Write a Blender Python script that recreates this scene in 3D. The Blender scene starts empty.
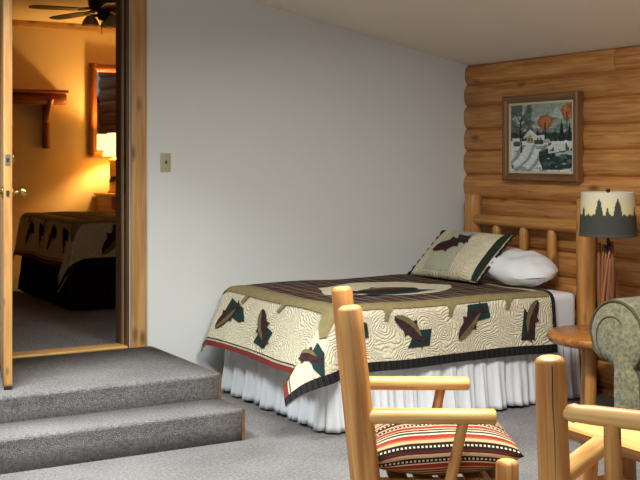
import bpy, bmesh, math, random
import numpy as np
from mathutils import Vector, Matrix, noise as mnoise
from mathutils.geometry import tessellate_polygon

random.seed(7)
sc = bpy.context.scene
COL = sc.collection
PI = math.pi

# ------------------------------------------------------------------ camera
# world: white wall = plane y 0, log wall = plane x 0, floor z 0
CAM = Vector((-5.28, -6.86, 1.55))
FPX = 1100.0
TH = math.radians(60)
FW = Vector((math.cos(TH), math.sin(TH), 0))
RT = Vector((math.sin(TH), -math.cos(TH), 0))
cam_d = bpy.data.cameras.new('camera')
cam = bpy.data.objects.new('camera', cam_d)
COL.objects.link(cam)
cam.location = CAM
cam.rotation_euler = (PI / 2, 0, TH - PI / 2)
cam_d.sensor_width = 36
cam_d.lens = FPX / 640 * 36
cam_d.shift_y = -80 / 640
cam_d.clip_end = 100
sc.camera = cam

# ------------------------------------------------------------------ light
world = bpy.data.worlds.new('world')
sc.world = world
world.use_nodes = True
bg = world.node_tree.nodes['Background']
bg.inputs[0].default_value = (0.80, 0.90, 1.0, 1)
bg.inputs[1].default_value = 0.25

def area(name, loc, target, sx, sy, power, color, spread=180):
    l = bpy.data.lights.new(name, 'AREA')
    l.shape = 'RECTANGLE'; l.size = sx; l.size_y = sy
    l.energy = power; l.color = color; l.spread = math.radians(spread)
    o = bpy.data.objects.new(name, l)
    COL.objects.link(o)
    o.location = loc
    o.rotation_euler = (Vector(target) - Vector(loc)).to_track_quat('-Z', 'Y').to_euler()
    return o
# daylight from the windows behind the photographer, two ceiling fixtures
area('window_light', (-8.6, -7.6, 1.5), (-1.5, -0.8, 0.7), 2.4, 1.6, 55, (0.88, 0.95, 1.0))
area('ceiling_light_a', (-4.3, -1.9, 3.02), (-4.15, -1.80, 0), 1.2, 0.4, 84, (0.95, 1.0, 0.98), 115)
area('ceiling_light_b', (-2.5, -3.4, 2.70), (-2.2, -3.2, 0), 1.2, 0.4, 112, (1.0, 0.97, 0.90), 160)
area('ceiling_light_c', (-6.0, -5.6, 3.35), (-5.8, -5.4, 0), 1.2, 0.4, 100, (1.0, 0.98, 0.93), 120)

vs = sc.view_settings
vs.view_transform = 'Standard'
vs.look = 'None'
vs.gamma = 1
vs.exposure = -0.06
try:
    vs.use_curve_mapping = False
except Exception:
    pass

# ------------------------------------------------------------------ helpers
def lin(c):
    out = []
    for v in c[:3]:
        v = v / 255.0
        out.append(v / 12.92 if v <= 0.04045 else ((v + 0.055) / 1.055) ** 2.4)
    return (out[0], out[1], out[2], 1.0)

MATS = {}
class NT:
    def __init__(s, name):
        s.m = bpy.data.materials.new(name); s.m.use_nodes = True
        s.t = s.m.node_tree
        s.b = s.t.nodes['Principled BSDF']
        MATS[name] = s.m
    def n(s, typ, **kw):
        nd = s.t.nodes.new(typ)
        for k, v in kw.items():
            if k.startswith('i_'):
                key = k[2:]
                key = int(key) if key.isdigit() else key.replace('_', ' ')
                nd.inputs[key].default_value = v
            else:
                setattr(nd, k, v)
        return nd
    def l(s, a, b):
        s.t.links.new(a, b)
    def ramp(s, fac, stops, interp='LINEAR'):
        r = s.n('ShaderNodeValToRGB'); r.color_ramp.interpolation = interp
        e = r.color_ramp.elements
        while len(e) < len(stops): e.new(0.5)
        for q, (p, c) in zip(e, stops):
            q.position = p; q.color = c
        if fac is not None: s.l(fac, r.inputs[0])
        return r.outputs[0]
    def math(s, op, a, b=None):
        m = s.n('ShaderNodeMath', operation=op)
        for i, v in enumerate((a, b)):
            if v is None: continue
            if isinstance(v, (int, float)): m.inputs[i].default_value = v
            else: s.l(v, m.inputs[i])
        return m.outputs[0]
    def mix(s, fac, a, b, blend='MIX'):
        m = s.n('ShaderNodeMix', data_type='RGBA', blend_type=blend)
        for i, v in ((0, fac), (6, a), (7, b)):
            if isinstance(v, (int, float, tuple)): m.inputs[i].default_value = v
            else: s.l(v, m.inputs[i])
        return m.outputs[2]
    def bump(s, h, strength, dist):
        b = s.n('ShaderNodeBump'); b.inputs['Strength'].default_value = strength
        b.inputs['Distance'].default_value = dist
        s.l(h, b.inputs['Height']); s.l(b.outputs[0], s.b.inputs['Normal'])
    def rough(s, r, spec=0.5):
        s.b.inputs['Roughness'].default_value = r
        s.b.inputs['Specular IOR Level'].default_value = spec
    def base(s, c):
        if isinstance(c, tuple): s.b.inputs['Base Color'].default_value = c
        else: s.l(c, s.b.inputs['Base Color'])

def plain(name, c, r=0.6, var=0.06, scale=6.0, metal=0.0, bump=0.0, bscale=60, spec=0.5):
    k = NT(name)
    tc = k.n('ShaderNodeTexCoord')
    no = k.n('ShaderNodeTexNoise', i_Scale=scale, i_Detail=3.0)
    k.l(tc.outputs['Object'], no.inputs['Vector'])
    a = lin(c)
    d = tuple(v * (1 - var) for v in a[:3]) + (1,)
    h = tuple(min(1, v * (1 + var)) for v in a[:3]) + (1,)
    k.base(k.ramp(no.outputs[0], [(0.3, d), (0.7, h)]))
    k.rough(r, spec)
    k.b.inputs['Metallic'].default_value = metal
    if bump:
        n2 = k.n('ShaderNodeTexNoise', i_Scale=bscale, i_Detail=4.0)
        k.l(tc.outputs['Object'], n2.inputs['Vector'])
        k.bump(n2.outputs[0], bump, 0.01)
    return k.m

def wood(name, light, dark, knot, r=0.45, knots=1.0, gs=1.0, tone=0.25, cracks=0.35, ks=(3.2, 9.0), kr=0.17):
    """grain runs along U; U and V are metres"""
    k = NT(name)
    uv = k.n('ShaderNodeUVMap')
    oi = k.n('ShaderNodeObjectInfo')
    off = k.n('ShaderNodeVectorMath', operation='SCALE'); off.inputs[0].default_value = (37.0, 11.0, 5.0)
    k.l(oi.outputs['Random'], off.inputs[3])
    add = k.n('ShaderNodeVectorMath', operation='ADD')
    k.l(uv.outputs[0], add.inputs[0]); k.l(off.outputs[0], add.inputs[1])
    mp = k.n('ShaderNodeMapping'); mp.inputs['Scale'].default_value = (1.6 * gs, 26 * gs, 1)
    k.l(add.outputs[0], mp.inputs[0])
    g = k.n('ShaderNodeTexNoise', i_Scale=1.0, i_Detail=5.0, i_Distortion=0.6)
    k.l(mp.outputs[0], g.inputs['Vector'])
    mp2 = k.n('ShaderNodeMapping'); mp2.inputs['Scale'].default_value = (2.2, 7, 1)
    k.l(add.outputs[0], mp2.inputs[0])
    t = k.n('ShaderNodeTexNoise', i_Scale=1.0, i_Detail=2.0)
    k.l(mp2.outputs[0], t.inputs['Vector'])
    f = k.math('ADD', k.math('MULTIPLY', g.outputs[0], 0.7), k.math('MULTIPLY', t.outputs[0], 0.3))
    c = k.ramp(f, [(0.38, lin(dark)), (0.50, tuple((a + b) / 2 for a, b in zip(lin(dark), lin(light)))), (0.62, lin(light))])
    mp3 = k.n('ShaderNodeMapping'); mp3.inputs['Scale'].default_value = (ks[0], ks[1], 1)
    k.l(add.outputs[0], mp3.inputs[0])
    v = k.n('ShaderNodeTexVoronoi', i_Scale=1.0, i_Randomness=1.0)
    k.l(mp3.outputs[0], v.inputs['Vector'])
    kn = k.ramp(v.outputs['Distance'], [(kr * .3, (1, 1, 1, 1)), (kr, (0, 0, 0, 1))])
    kf = k.math('MULTIPLY', kn, 0.75 * knots)
    c = k.mix(kf, c, lin(knot))
    mp4 = k.n('ShaderNodeMapping'); mp4.inputs['Scale'].default_value = (0.9, 60, 1)
    k.l(add.outputs[0], mp4.inputs[0])
    cr = k.n('ShaderNodeTexNoise', i_Scale=1.0, i_Detail=3.0); k.l(mp4.outputs[0], cr.inputs['Vector'])
    cf = k.ramp(cr.outputs[0], [(0.60, (0, 0, 0, 1)), (0.70, (1, 1, 1, 1))])
    c = k.mix(k.math('MULTIPLY', cf, cracks), c, lin(knot))
    hv = k.n('ShaderNodeHueSaturation')
    k.l(c, hv.inputs['Color'])
    k.l(k.math('ADD', k.math('MULTIPLY', oi.outputs['Random'], tone), 1 - tone / 2), hv.inputs['Value'])
    k.base(hv.outputs[0])
    k.rough(r)
    k.bump(g.outputs[0], 0.25, 0.01)
    return k.m

def finish(name, me, mats, parent=None, smooth=True):
    if not isinstance(mats, (list, tuple)): mats = [mats]
    for m in mats: me.materials.append(MATS[m] if isinstance(m, str) else m)
    if smooth:
        me.polygons.foreach_set('use_smooth', [True] * len(me.polygons))
    o = bpy.data.objects.new(name, me)
    COL.objects.link(o)
    if parent is not None: o.parent = parent
    return o

def mesh(name, verts, faces, mats, parent=None, smooth=False, uvs=None, midx=None):
    me = bpy.data.meshes.new(name)
    me.from_pydata([tuple(v) for v in verts], [], faces)
    if uvs is not None:
        l = me.uv_layers.new(name='UVMap')
        for p in me.polygons:
            for li in p.loop_indices:
                l.data[li].uv = uvs[me.loops[li].vertex_index]
    if midx is not None:
        me.polygons.foreach_set('material_index', midx)
    me.update()
    return finish(name, me, mats, parent, smooth)

def thing(name, label, cat, loc=(0, 0, 0), rotz=0.0, group=None):
    o = bpy.data.objects.new(name, None)
    COL.objects.link(o)
    o.empty_display_size = 0.1
    o.location = loc; o.rotation_euler = (0, 0, rotz)
    o['label'] = label; o['category'] = cat
    if group: o['group'] = group
    return o

def tag(o, label, cat, group=None):
    o['label'] = label; o['category'] = cat
    if group: o['group'] = group
    return o

def struct(o, label=None):
    o['kind'] = 'structure'
    if label: o['label'] = label
    return o

def box(name, lo, hi, mats, parent=None, bev=0.0, seg=2, grain=None):
    """box with planar UVs in metres, grain axis = U"""
    lo = Vector(lo); hi = Vector(hi)
    bm = bmesh.new()
    bmesh.ops.create_cube(bm, size=1)
    c = (lo + hi) / 2; s = hi - lo
    for v in bm.verts:
        v.co = Vector((v.co.x * s.x, v.co.y * s.y, v.co.z * s.z)) + c
    if bev > 0:
        bmesh.ops.bevel(bm, geom=list(bm.edges), offset=min(bev, min(s) * 0.45), segments=seg, profile=0.6, affect='EDGES')
    if grain is None:
        grain = max(range(3), key=lambda i: s[i])
    uvl = bm.loops.layers.uv.new('UVMap')
    others = [i for i in range(3) if i != grain]
    for f in bm.faces:
        n = f.normal
        ax = max(range(3), key=lambda i: abs(n[i]))
        for l in f.loops:
            p = l.vert.co
            if ax == grain: l[uvl].uv = (p[others[0]] * 0.3, p[others[1]])
            else:
                o2 = [i for i in others if i != ax][0]
                l[uvl].uv = (p[grain], p[o2] + ax * 0.37)
    me = bpy.data.meshes.new(name); bm.to_mesh(me); bm.free()
    return finish(name, me, mats, parent, smooth=bev > 0)

def log(name, p0, p1, r0, r1=None, mats=('pine', 'pine_end'), parent=None, seg=16, rings=7,
        cham=0.012, taper=None, wob=0.02, bend=0.0, flat=(1.0, 1.0), sup=2.0, up=None, seed=None, dome=0.0):
    """a peeled log from p0 to p1; taper=(len, r_end) narrows both ends into tenons"""
    if r1 is None: r1 = r0
    p0 = Vector(p0); p1 = Vector(p1)
    ax = p1 - p0; L = ax.length; ax.normalize()
    if up is None: up = Vector((0, 0, 1)) if abs(ax.z) < 0.9 else Vector((1, 0, 0))
    else: up = Vector(up)
    e1 = ax.cross(up).normalized(); e2 = e1.cross(ax).normalized()
    rnd = random.Random(seed if seed is not None else random.random())
    ph = rnd.random() * 10
    ts = []
    if taper:
        tl, tr = taper
        ts += [(0, tr), (tl * 0.3 / L, tr + (r0 - tr) * 0.35), (tl * 0.65 / L, tr + (r0 - tr) * 0.8), (tl / L, r0)]
    else:
        ts += [(0, max(r0 - cham, 0.3 * r0)), (cham * 0.35 / L, r0 - cham * 0.35), (cham / L, r0)]
    for i in range(1, rings):
        f = i / rings
        if ts[-1][0] + 0.02 < f < 1 - ts[-1][0] - 0.02:
            pass
        ts.append((f, r0 + (r1 - r0) * f))
    if taper:
        ts += [(1 - tl / L, r1), (1 - tl * 0.65 / L, tr + (r1 - tr) * 0.8), (1 - tl * 0.3 / L, tr + (r1 - tr) * 0.35), (1, tr)]
    else:
        ts += [(1 - cham / L, r1), (1 - cham * 0.35 / L, r1 - cham * 0.35), (1, max(r1 - cham, 0.3 * r1))]
    ts = sorted(ts, key=lambda q: q[0])
    verts = []; uvs = []; faces = []; mi = []
    for (t, r) in ts:
        cen = p0 + ax * (L * t) + e2 * (bend * math.sin(PI * t))
        for j in range(seg + 1):
            a = 2 * PI * j / seg - PI / 2
            w = 1 + wob * (mnoise.noise(Vector((math.cos(a) * 0.9 + ph, math.sin(a) * 0.9, t * L * 2.5 + ph))))
            ca, sa = math.cos(a), math.sin(a)
            if sup != 2.0:
                k = (abs(ca) ** sup + abs(sa) ** sup) ** (-1 / sup)
            else: k = 1.0
            verts.append(cen + (e1 * ca * flat[0] + e2 * sa * flat[1]) * (r * w * k))
            uvs.append((t * L + ph, (a + PI) * r0))
    m = seg + 1
    for i in range(len(ts) - 1):
        for j in range(seg):
            faces.append((i * m + j, i * m + j + 1, (i + 1) * m + j + 1, (i + 1) * m + j)); mi.append(0)
    for end, i in ((0, 0), (1, len(ts) - 1)):
        c = sum((verts[i * m + j] for j in range(seg)), Vector()) / seg
        c = c + ax * (dome if end else -dome)
        verts.append(c); uvs.append((ph, 0)); ci = len(verts) - 1
        for j in range(seg):
            a, b = i * m + j, i * m + j + 1
            faces.append((ci, b, a) if end == 0 else (ci, a, b)); mi.append(1 if len(mats) > 1 else 0)
    o = mesh(name, verts, faces, list(mats), parent, True, uvs, mi)
    return o

def lathe(name, prof, mats, parent=None, seg=32, loc=(0, 0, 0)):
    verts = []; faces = []; uvs = []
    for i, (r, z) in enumerate(prof):
        for j in range(seg):
            a = 2 * PI * j / seg
            verts.append((loc[0] + r * math.cos(a), loc[1] + r * math.sin(a), loc[2] + z))
            uvs.append((z, a * max(r, 0.02)))
    for i in range(len(prof) - 1):
        for j in range(seg):
            faces.append((i * seg + j, i * seg + (j + 1) % seg, (i + 1) * seg + (j + 1) % seg, (i + 1) * seg + j))
    return mesh(name, verts, faces, mats, parent, True, uvs)

def surf_grid(name, S, ua, va, mats, parent=None, thick=0.0, uvf=None, off=0.0):
    verts = []; uvs = []; faces = []
    for u in ua:
        for v in va:
            verts.append(S(u, v, off)); uvs.append((u, v) if uvf is None else uvf(u, v))
    m = len(va)
    for i in range(len(ua) - 1):
        for j in range(m - 1):
            faces.append((i * m + j, (i + 1) * m + j, (i + 1) * m + j + 1, i * m + j + 1))
    o = mesh(name, verts, faces, mats, parent, True, uvs)
    if thick:
        md = o.modifiers.new('solid', 'SOLIDIFY'); md.thickness = thick; md.offset = -1
    return o

def surf_patch(name, S, poly, mats, parent=None, off=0.004, cuts=2, thick=0.003):
    """a flat shape (list of u,v) laid onto the surface S"""
    bm = bmesh.new()
    vs_ = [bm.verts.new((p[0], p[1], 0)) for p in poly]
    for tri in tessellate_polygon([[Vector((p[0], p[1], 0)) for p in poly]]):
        try: bm.faces.new([vs_[i] for i in tri])
        except ValueError: pass
    for _ in range(cuts):
        es = [e for e in bm.edges if e.calc_length() > 0.02]
        if es: bmesh.ops.subdivide_edges(bm, edges=es, cuts=1, use_grid_fill=True)
        bmesh.ops.triangulate(bm, faces=[f for f in bm.faces if len(f.verts) > 3])
    bmesh.ops.recalc_face_normals(bm, faces=list(bm.faces))
    uvl = bm.loops.layers.uv.new('UVMap')
    for f in bm.faces:
        for l in f.loops: l[uvl].uv = (l.vert.co.x, l.vert.co.y)
    for v in bm.verts:
        v.co = S(v.co.x, v.co.y, off)
    me = bpy.data.meshes.new(name); bm.to_mesh(me); bm.free()
    o = finish(name, me, mats, parent, True)
    return o

def lsp(a, b, n): return [a + (b - a) * i / (n - 1) for i in range(n)]

def vcol_mat(name, r=0.7, bump=0.0):
    k = NT(name)
    at = k.n('ShaderNodeAttribute', attribute_name='Col')
    k.base(at.outputs['Color']); k.rough(r, 0.3)
    if bump:
        n2 = k.n('ShaderNodeTexNoise', i_Scale=90.0, i_Detail=4.0)
        tc = k.n('ShaderNodeTexCoord'); k.l(tc.outputs['Object'], n2.inputs['Vector'])
        k.bump(n2.outputs[0], bump, 0.004)
    return k.m

def set_vcol(o, cols):
    at = o.data.color_attributes.new('Col', 'FLOAT_COLOR', 'POINT')
    at.data.foreach_set('color', np.asarray(cols, dtype=np.float32).ravel())

# ------------------------------------------------------------------ materials
wood('log_wall', (208, 150, 86), (166, 110, 56), (70, 40, 18), r=0.5, gs=1.8, tone=0.22, cracks=0.3, ks=(2.4, 6.0), kr=0.17)
wood('pine', (206, 154, 90), (164, 108, 52), (96, 56, 26), r=0.5, tone=0.12, cracks=.4, ks=(4.5, 12), kr=.15)
wood('pine_pale', (228, 188, 120), (196, 146, 80), (120, 74, 34), r=0.45, tone=0.08)
wood('pine_dim', (204, 150, 82), (166, 110, 54), (86, 50, 24), r=0.42, tone=0.12)
wood('casing', (204, 160, 102), (172, 126, 72), (84, 48, 22), r=0.45, tone=0.06, ks=(3.4, 8.0), kr=0.24)
wood('jamb', (112, 82, 52), (84, 58, 36), (60, 36, 18), r=0.5, knots=0.2)
wood('red_log', (168, 92, 42), (120, 60, 26), (60, 30, 14), r=0.45)
wood('table_wood', (194, 128, 62), (146, 86, 38), (84, 48, 22), r=0.3, tone=.05)
wood('frame_wood', (138, 98, 60), (98, 66, 38), (60, 36, 20), r=0.35, knots=0.0, tone=0.0)
wood('twig', (150, 94, 54), (98, 58, 32), (50, 30, 18), r=0.6, tone=0.5)
plain('weather_tan', (150, 132, 106), 0.6)
plain('pine_end', (226, 178, 108), 0.5, 0.15, 40)
plain('log_gap', (70, 44, 24), 0.8)
plain('dark_crack', (58, 36, 20), 0.9)
plain('white_wall', (224, 228, 228), 0.75, 0.012, 1.2, bump=0.03, bscale=160, spec=0.2)
plain('ceiling_paint', (238, 232, 220), 0.85, 0.02, 2, bump=0.15, bscale=90, spec=0.1)
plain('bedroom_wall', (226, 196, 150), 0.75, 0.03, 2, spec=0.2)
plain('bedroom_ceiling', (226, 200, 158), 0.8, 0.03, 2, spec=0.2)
plain('brass', (196, 164, 92), 0.25, 0.03, 5, metal=1.0)
plain('steel', (190, 188, 180), 0.35, 0.03, 5, metal=1.0)
plain('rubber', (30, 26, 24), 0.7)
plain('door_paint', (196, 200, 204), 0.5)
plain('switch_plastic', (178, 174, 140), 0.45)
plain('dark_plastic', (92, 86, 62), 0.5)
plain('white_cloth', (232, 236, 242), 0.9, 0.02, 8, bump=0.05, bscale=300, spec=0.1)
plain('sheet', (226, 230, 238), 0.9, 0.02, 8, spec=0.1)
plain('olive_cloth', (136, 124, 88), 0.9, 0.10, 30, bump=0.2, bscale=180, spec=0.1)
plain('sage_cloth', (178, 182, 160), 0.9, 0.06, 30, bump=0.2, bscale=180, spec=0.1)
plain('plum_cloth', (62, 42, 46), 0.9, 0.25, 24, bump=0.2, bscale=180, spec=0.1)
plain('teal_cloth', (36, 58, 56), 0.9, 0.12, 30, bump=0.2, bscale=180, spec=0.1)
plain('fish_olive', (112, 100, 70), 0.9, 0.2, 40, bump=0.2, bscale=180, spec=0.1)
plain('black_cloth', (34, 34, 36), 0.9, 0.2, 60, spec=0.1)
plain('dark_green_cloth', (42, 52, 44), 0.9, 0.1, 40, spec=0.1)
plain('dark_skirt', (36, 26, 24), 0.9, 0.1, 20, spec=0.1)
plain('fan_dark', (46, 26, 20), 0.35)
plain('lamp_dark', (40, 34, 30), 0.6)
plain('mount', (70, 84, 84), 0.8)
plain('chenille_seam', (84, 80, 60), 0.95, spec=0.1)
plain('liner', (206, 194, 166), 0.7, 0.03)

def carpet(name, a, b):
    k = NT(name)
    tc = k.n('ShaderNodeTexCoord')
    n1 = k.n('ShaderNodeTexNoise', i_Scale=62.0, i_Detail=6.0, i_Roughness=0.85)
    n2 = k.n('ShaderNodeTexNoise', i_Scale=2.2, i_Detail=3.0)
    n3 = k.n('ShaderNodeTexVoronoi', i_Scale=170.0)
    for q in (n1, n2, n3): k.l(tc.outputs['Object'], q.inputs['Vector'])
    f = k.math('ADD', k.math('MULTIPLY', n1.outputs[0], 0.8), k.math('MULTIPLY', n2.outputs[0], 0.2))
    k.base(k.ramp(f, [(0.36, lin(a)), (0.64, lin(b))]))
    k.rough(1.0, 0.05)
    k.b.inputs['Sheen Weight'].default_value = 0.15
    k.bump(k.math('ADD', n1.outputs[0], n3.outputs['Distance']), 0.9, 0.012)
carpet('carpet', (84, 81, 82), (178, 175, 175))

def quilted():
    k = NT('quilted_cream')
    uv = k.n('ShaderNodeUVMap')
    ns = k.n('ShaderNodeTexNoise', i_Scale=6.0, i_Detail=3.0)
    k.l(uv.outputs[0], ns.inputs['Vector'])
    mx = k.n('ShaderNodeVectorMath', operation='SCALE'); mx.inputs[3].default_value = 0.16
    k.l(ns.outputs['Color'], mx.inputs[0])
    ad = k.n('ShaderNodeVectorMath', operation='ADD'); k.l(uv.outputs[0], ad.inputs[0]); k.l(mx.outputs[0], ad.inputs[1])
    vo = k.n('ShaderNodeTexVoronoi', i_Scale=4.2); vo.voronoi_dimensions = '2D'
    k.l(ad.outputs[0], vo.inputs['Vector'])
    s = k.math('SINE', k.math('MULTIPLY', vo.outputs['Distance'], 84.0))
    line = k.ramp(k.math('ADD', k.math('MULTIPLY', s, 0.5), 0.5), [(0.0, (0, 0, 0, 1)), (0.75, (1, 1, 1, 1))])
    n2 = k.n('ShaderNodeTexNoise', i_Scale=60.0, i_Detail=3.0); k.l(uv.outputs[0], n2.inputs['Vector'])
    h = k.math('ADD', line, k.math('MULTIPLY', n2.outputs[0], 0.5))
    col = k.ramp(n2.outputs[0], [(0.3, lin((208, 199, 170))), (0.7, lin((232, 225, 200)))])
    k.base(col)
    k.rough(0.95, 0.08)
    k.bump(h, 0.7, 0.007)
quilted()

def stripes(k, coord, freq, stops, ph=0.0):
    f = k.math('FRACT', k.math('ADD', k.math('MULTIPLY', coord, freq), ph))
    return k.ramp(f, stops, 'CONSTANT')

def plaid():
    k = NT('plaid_cloth')
    uv = k.n('ShaderNodeUVMap')
    sp = k.n('ShaderNodeSeparateXYZ'); k.l(uv.outputs[0], sp.inputs[0])
    D = lin((32, 29, 31)); R = lin((112, 48, 44)); T = lin((206, 192, 160)); G = lin((48, 54, 56)); B = lin((92, 66, 54))
    a = stripes(k, sp.outputs[0], 5.5, [(0, D), (.18, R), (.25, D), (.40, T), (.45, G), (.62, B), (.74, D), (.86, T), (.89, R)])
    b = stripes(k, sp.outputs[1], 6.5, [(0, D), (.22, T), (.27, D), (.45, R), (.55, G), (.72, D), (.84, T), (.88, B)])
    ck = k.n('ShaderNodeTexChecker', i_Scale=120.0); k.l(uv.outputs[0], ck.inputs['Vector'])
    k.base(k.mix(k.math('ADD', k.math('MULTIPLY', ck.outputs['Fac'], 0.5), 0.25), a, b))
    k.rough(0.95, 0.08)
    n2 = k.n('ShaderNodeTexNoise', i_Scale=40.0); k.l(uv.outputs[0], n2.inputs['Vector'])
    k.bump(n2.outputs[0], 0.5, 0.01)
    k = NT('red_binding')
    uv = k.n('ShaderNodeUVMap'); sp = k.n('ShaderNodeSeparateXYZ'); k.l(uv.outputs[0], sp.inputs[0])
    k.base(stripes(k, sp.outputs[1], 60, [(0, lin((122, 48, 44))), (.6, lin((86, 36, 36))), (.85, lin((150, 90, 76)))]))
    k.rough(0.9, 0.1)
    k = NT('dark_binding')
    uv = k.n('ShaderNodeUVMap'); sp = k.n('ShaderNodeSeparateXYZ'); k.l(uv.outputs[0], sp.inputs[0])
    k.base(stripes(k, sp.outputs[0], 26, [(0, lin((30, 32, 34))), (.35, lin((58, 58, 58))), (.45, lin((34, 34, 38))), (.7, lin((70, 54, 50))), (.78, lin((28, 30, 32)))]))
    k.rough(0.9, 0.1)
plaid()

def serape():
    k = NT('serape_cloth')
    uv = k.n('ShaderNodeUVMap'); sp = k.n('ShaderNodeSeparateXYZ'); k.l(uv.outputs[0], sp.inputs[0])
    K = lin((36, 31, 29)); R = lin((142, 52, 44)); O = lin((156, 90, 58)); Cr = lin((180, 156, 116)); M = lin((84, 34, 34)); W = lin((208, 194, 166)); G = lin((62, 64, 52))
    base = stripes(k, sp.outputs[1], 5.2, [(0, K), (.17, Cr), (.25, O), (.29, R), (.39, W), (.43, G), (.50, W), (.53, M), (.58, Cr), (.62, R), (.72, W), (.75, K), (.86, Cr), (.93, M)], .42)
    # white woven dashes on the black bands
    dash = k.math('GREATER_THAN', k.math('FRACT', k.math('MULTIPLY', sp.outputs[0], 62.0)), 0.5)
    band = k.math('FRACT', k.math('ADD', k.math('MULTIPLY', sp.outputs[1], 5.2), .42))
    inb = k.math('ADD', k.math('LESS_THAN', k.math('ABSOLUTE', k.math('SUBTRACT', band, 0.085)), 0.022),
                 k.math('LESS_THAN', k.math('ABSOLUTE', k.math('SUBTRACT', band, 0.805)), 0.022))
    c = k.mix(k.math('MULTIPLY', dash, inb), base, W)
    k.base(c); k.rough(0.95, 0.1)
    n2 = k.n('ShaderNodeTexNoise', i_Scale=160.0); k.l(uv.outputs[0], n2.inputs['Vector'])
    k.bump(n2.outputs[0], 0.4, 0.006)
serape()

def chenille():
    k = NT('chenille')
    tc = k.n('ShaderNodeTexCoord')
    v = k.n('ShaderNodeTexVoronoi', i_Scale=38.0); n = k.n('ShaderNodeTexNoise', i_Scale=70.0, i_Detail=4.0)
    k.l(tc.outputs['Object'], n.inputs['Vector']); k.l(tc.outputs['Object'], v.inputs['Vector'])
    f = k.math('ADD', k.math('MULTIPLY', v.outputs['Distance'], 0.5), k.math('MULTIPLY', n.outputs[0], 0.6))
    k.base(k.ramp(f, [(0.3, lin((96, 92, 70))), (0.75, lin((140, 136, 110)))]))
    k.rough(0.95, 0.1); k.b.inputs['Sheen Weight'].default_value = 0.3
    k.bump(n.outputs[0], 0.6, 0.01)
chenille()

k = NT('mirror_glass'); k.base((0.9, 0.9, 0.88, 1)); k.rough(0.02); k.b.inputs['Metallic'].default_value = 1.0
k = NT('lamp_glow'); k.base(lin((240, 200, 120))); k.rough(0.8)
k.b.inputs['Emission Color'].default_value = (1.0, 0.62, 0.13, 1); k.b.inputs['Emission Strength'].default_value = 5.0
k = NT('frost_glass'); k.base(lin((200, 170, 130))); k.rough(0.2); k.b.inputs['Transmission Weight'].default_value = 0.3
vcol_mat('painted_canvas', 0.6, 0.3)
vcol_mat('shade_print', 0.85)
for mm in MATS.values(): mm.use_backface_culling = False

# ================================================================== SETTING
FL = 0.32   # height of the landing and of the second room
ZC = lambda x: 2.29 - 0.197 * x          # sloped ceiling

# floor
struct(box('floor', (-9, -12, -0.1), (0.3, 0, 0), 'carpet'), 'grey carpeted floor of the main room')
# ceiling (sloped slab)
def slab(name, x0, x1, y0, y1, f, t, m):
    v = []
    for x in (x0, x1):
        for y in (y0, y1):
            v += [(x, y, f(x)), (x, y, f(x) + t)]
    fc = [(0, 2, 6, 4), (1, 5, 7, 3), (0, 1, 3, 2), (4, 6, 7, 5), (0, 4, 5, 1), (2, 3, 7, 6)]
    return mesh(name, v, fc, m)
struct(slab('ceiling', -9, 0.4, -12, 0.0, ZC, 0.12, 'ceiling_paint'), 'sloped grey-white ceiling')
# white wall with the doorway
DX0, DX1 = -3.62, -2.76       # opening
DTOP = 2.72
def prism(name, pts, y0, y1, m, parent=None):
    n = len(pts)
    v = [(p[0], y0, p[1]) for p in pts] + [(p[0], y1, p[1]) for p in pts]
    fc = [tuple(range(n)), tuple(range(2 * n - 1, n - 1, -1))]
    for i in range(n):
        j = (i + 1) % n
        fc.append((i, i + n, j + n, j))
    return mesh(name, v, fc, m, parent)
wall = prism('wall_back', [(-9, -0.1), (DX0, -0.1), (DX0, DTOP), (DX1, DTOP), (DX1, -0.1), (0.12, -0.1), (0.12, ZC(0.12) + .05), (-9, ZC(-9) + .05)], 0.0, 0.20, 'white_wall')
struct(wall, 'white painted wall with the doorway')
struct(box('wall_left', (-9.15, -12, -0.1), (-9, 0, 4.2), 'white_wall'), 'white side wall')

# log wall
wr = bpy.data.objects.new('wall_right', None); COL.objects.link(wr); struct(wr, 'honey brown wall of stacked horizontal logs')
bk = box('backing', (0.03, -7, -0.1), (0.3, 0.0, 2.5), 'log_gap', wr)
zs = [2.278, 2.135, 1.966, 1.79, 1.62, 1.44, 1.26]
zz = zs[-1]
while zz > 0: zz -= 0.174; zs.append(zz)
rl = random.Random(3)
def wall_log(par, y0, y1, z, r, seed):
    return log('log', (0.040, y0, z), (0.040, y1, z), r * 1.05, r * 1.04, ('log_wall', 'log_wall'), par, 32, 14, 0.004, None, 0.03, flat=(0.98, 0.72), sup=2.7, up=(-1, 0, 0), seed=seed)
for i in range(len(zs) - 1):
    zc = (zs[i] + zs[i + 1]) / 2; hh = (zs[i] - zs[i + 1]) / 2
    if i == 0:
        wall_log(wr, -1.585, 0.0, zc, hh + .006, i * 7.1 + 1)
        wall_log(wr, -7.0, -1.592, zc, hh + .006, i * 7.1 + 2)
    else:
        wall_log(wr, -7.0, 0.0, zc, hh + .004, i * 7.1 + 1)

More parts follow.
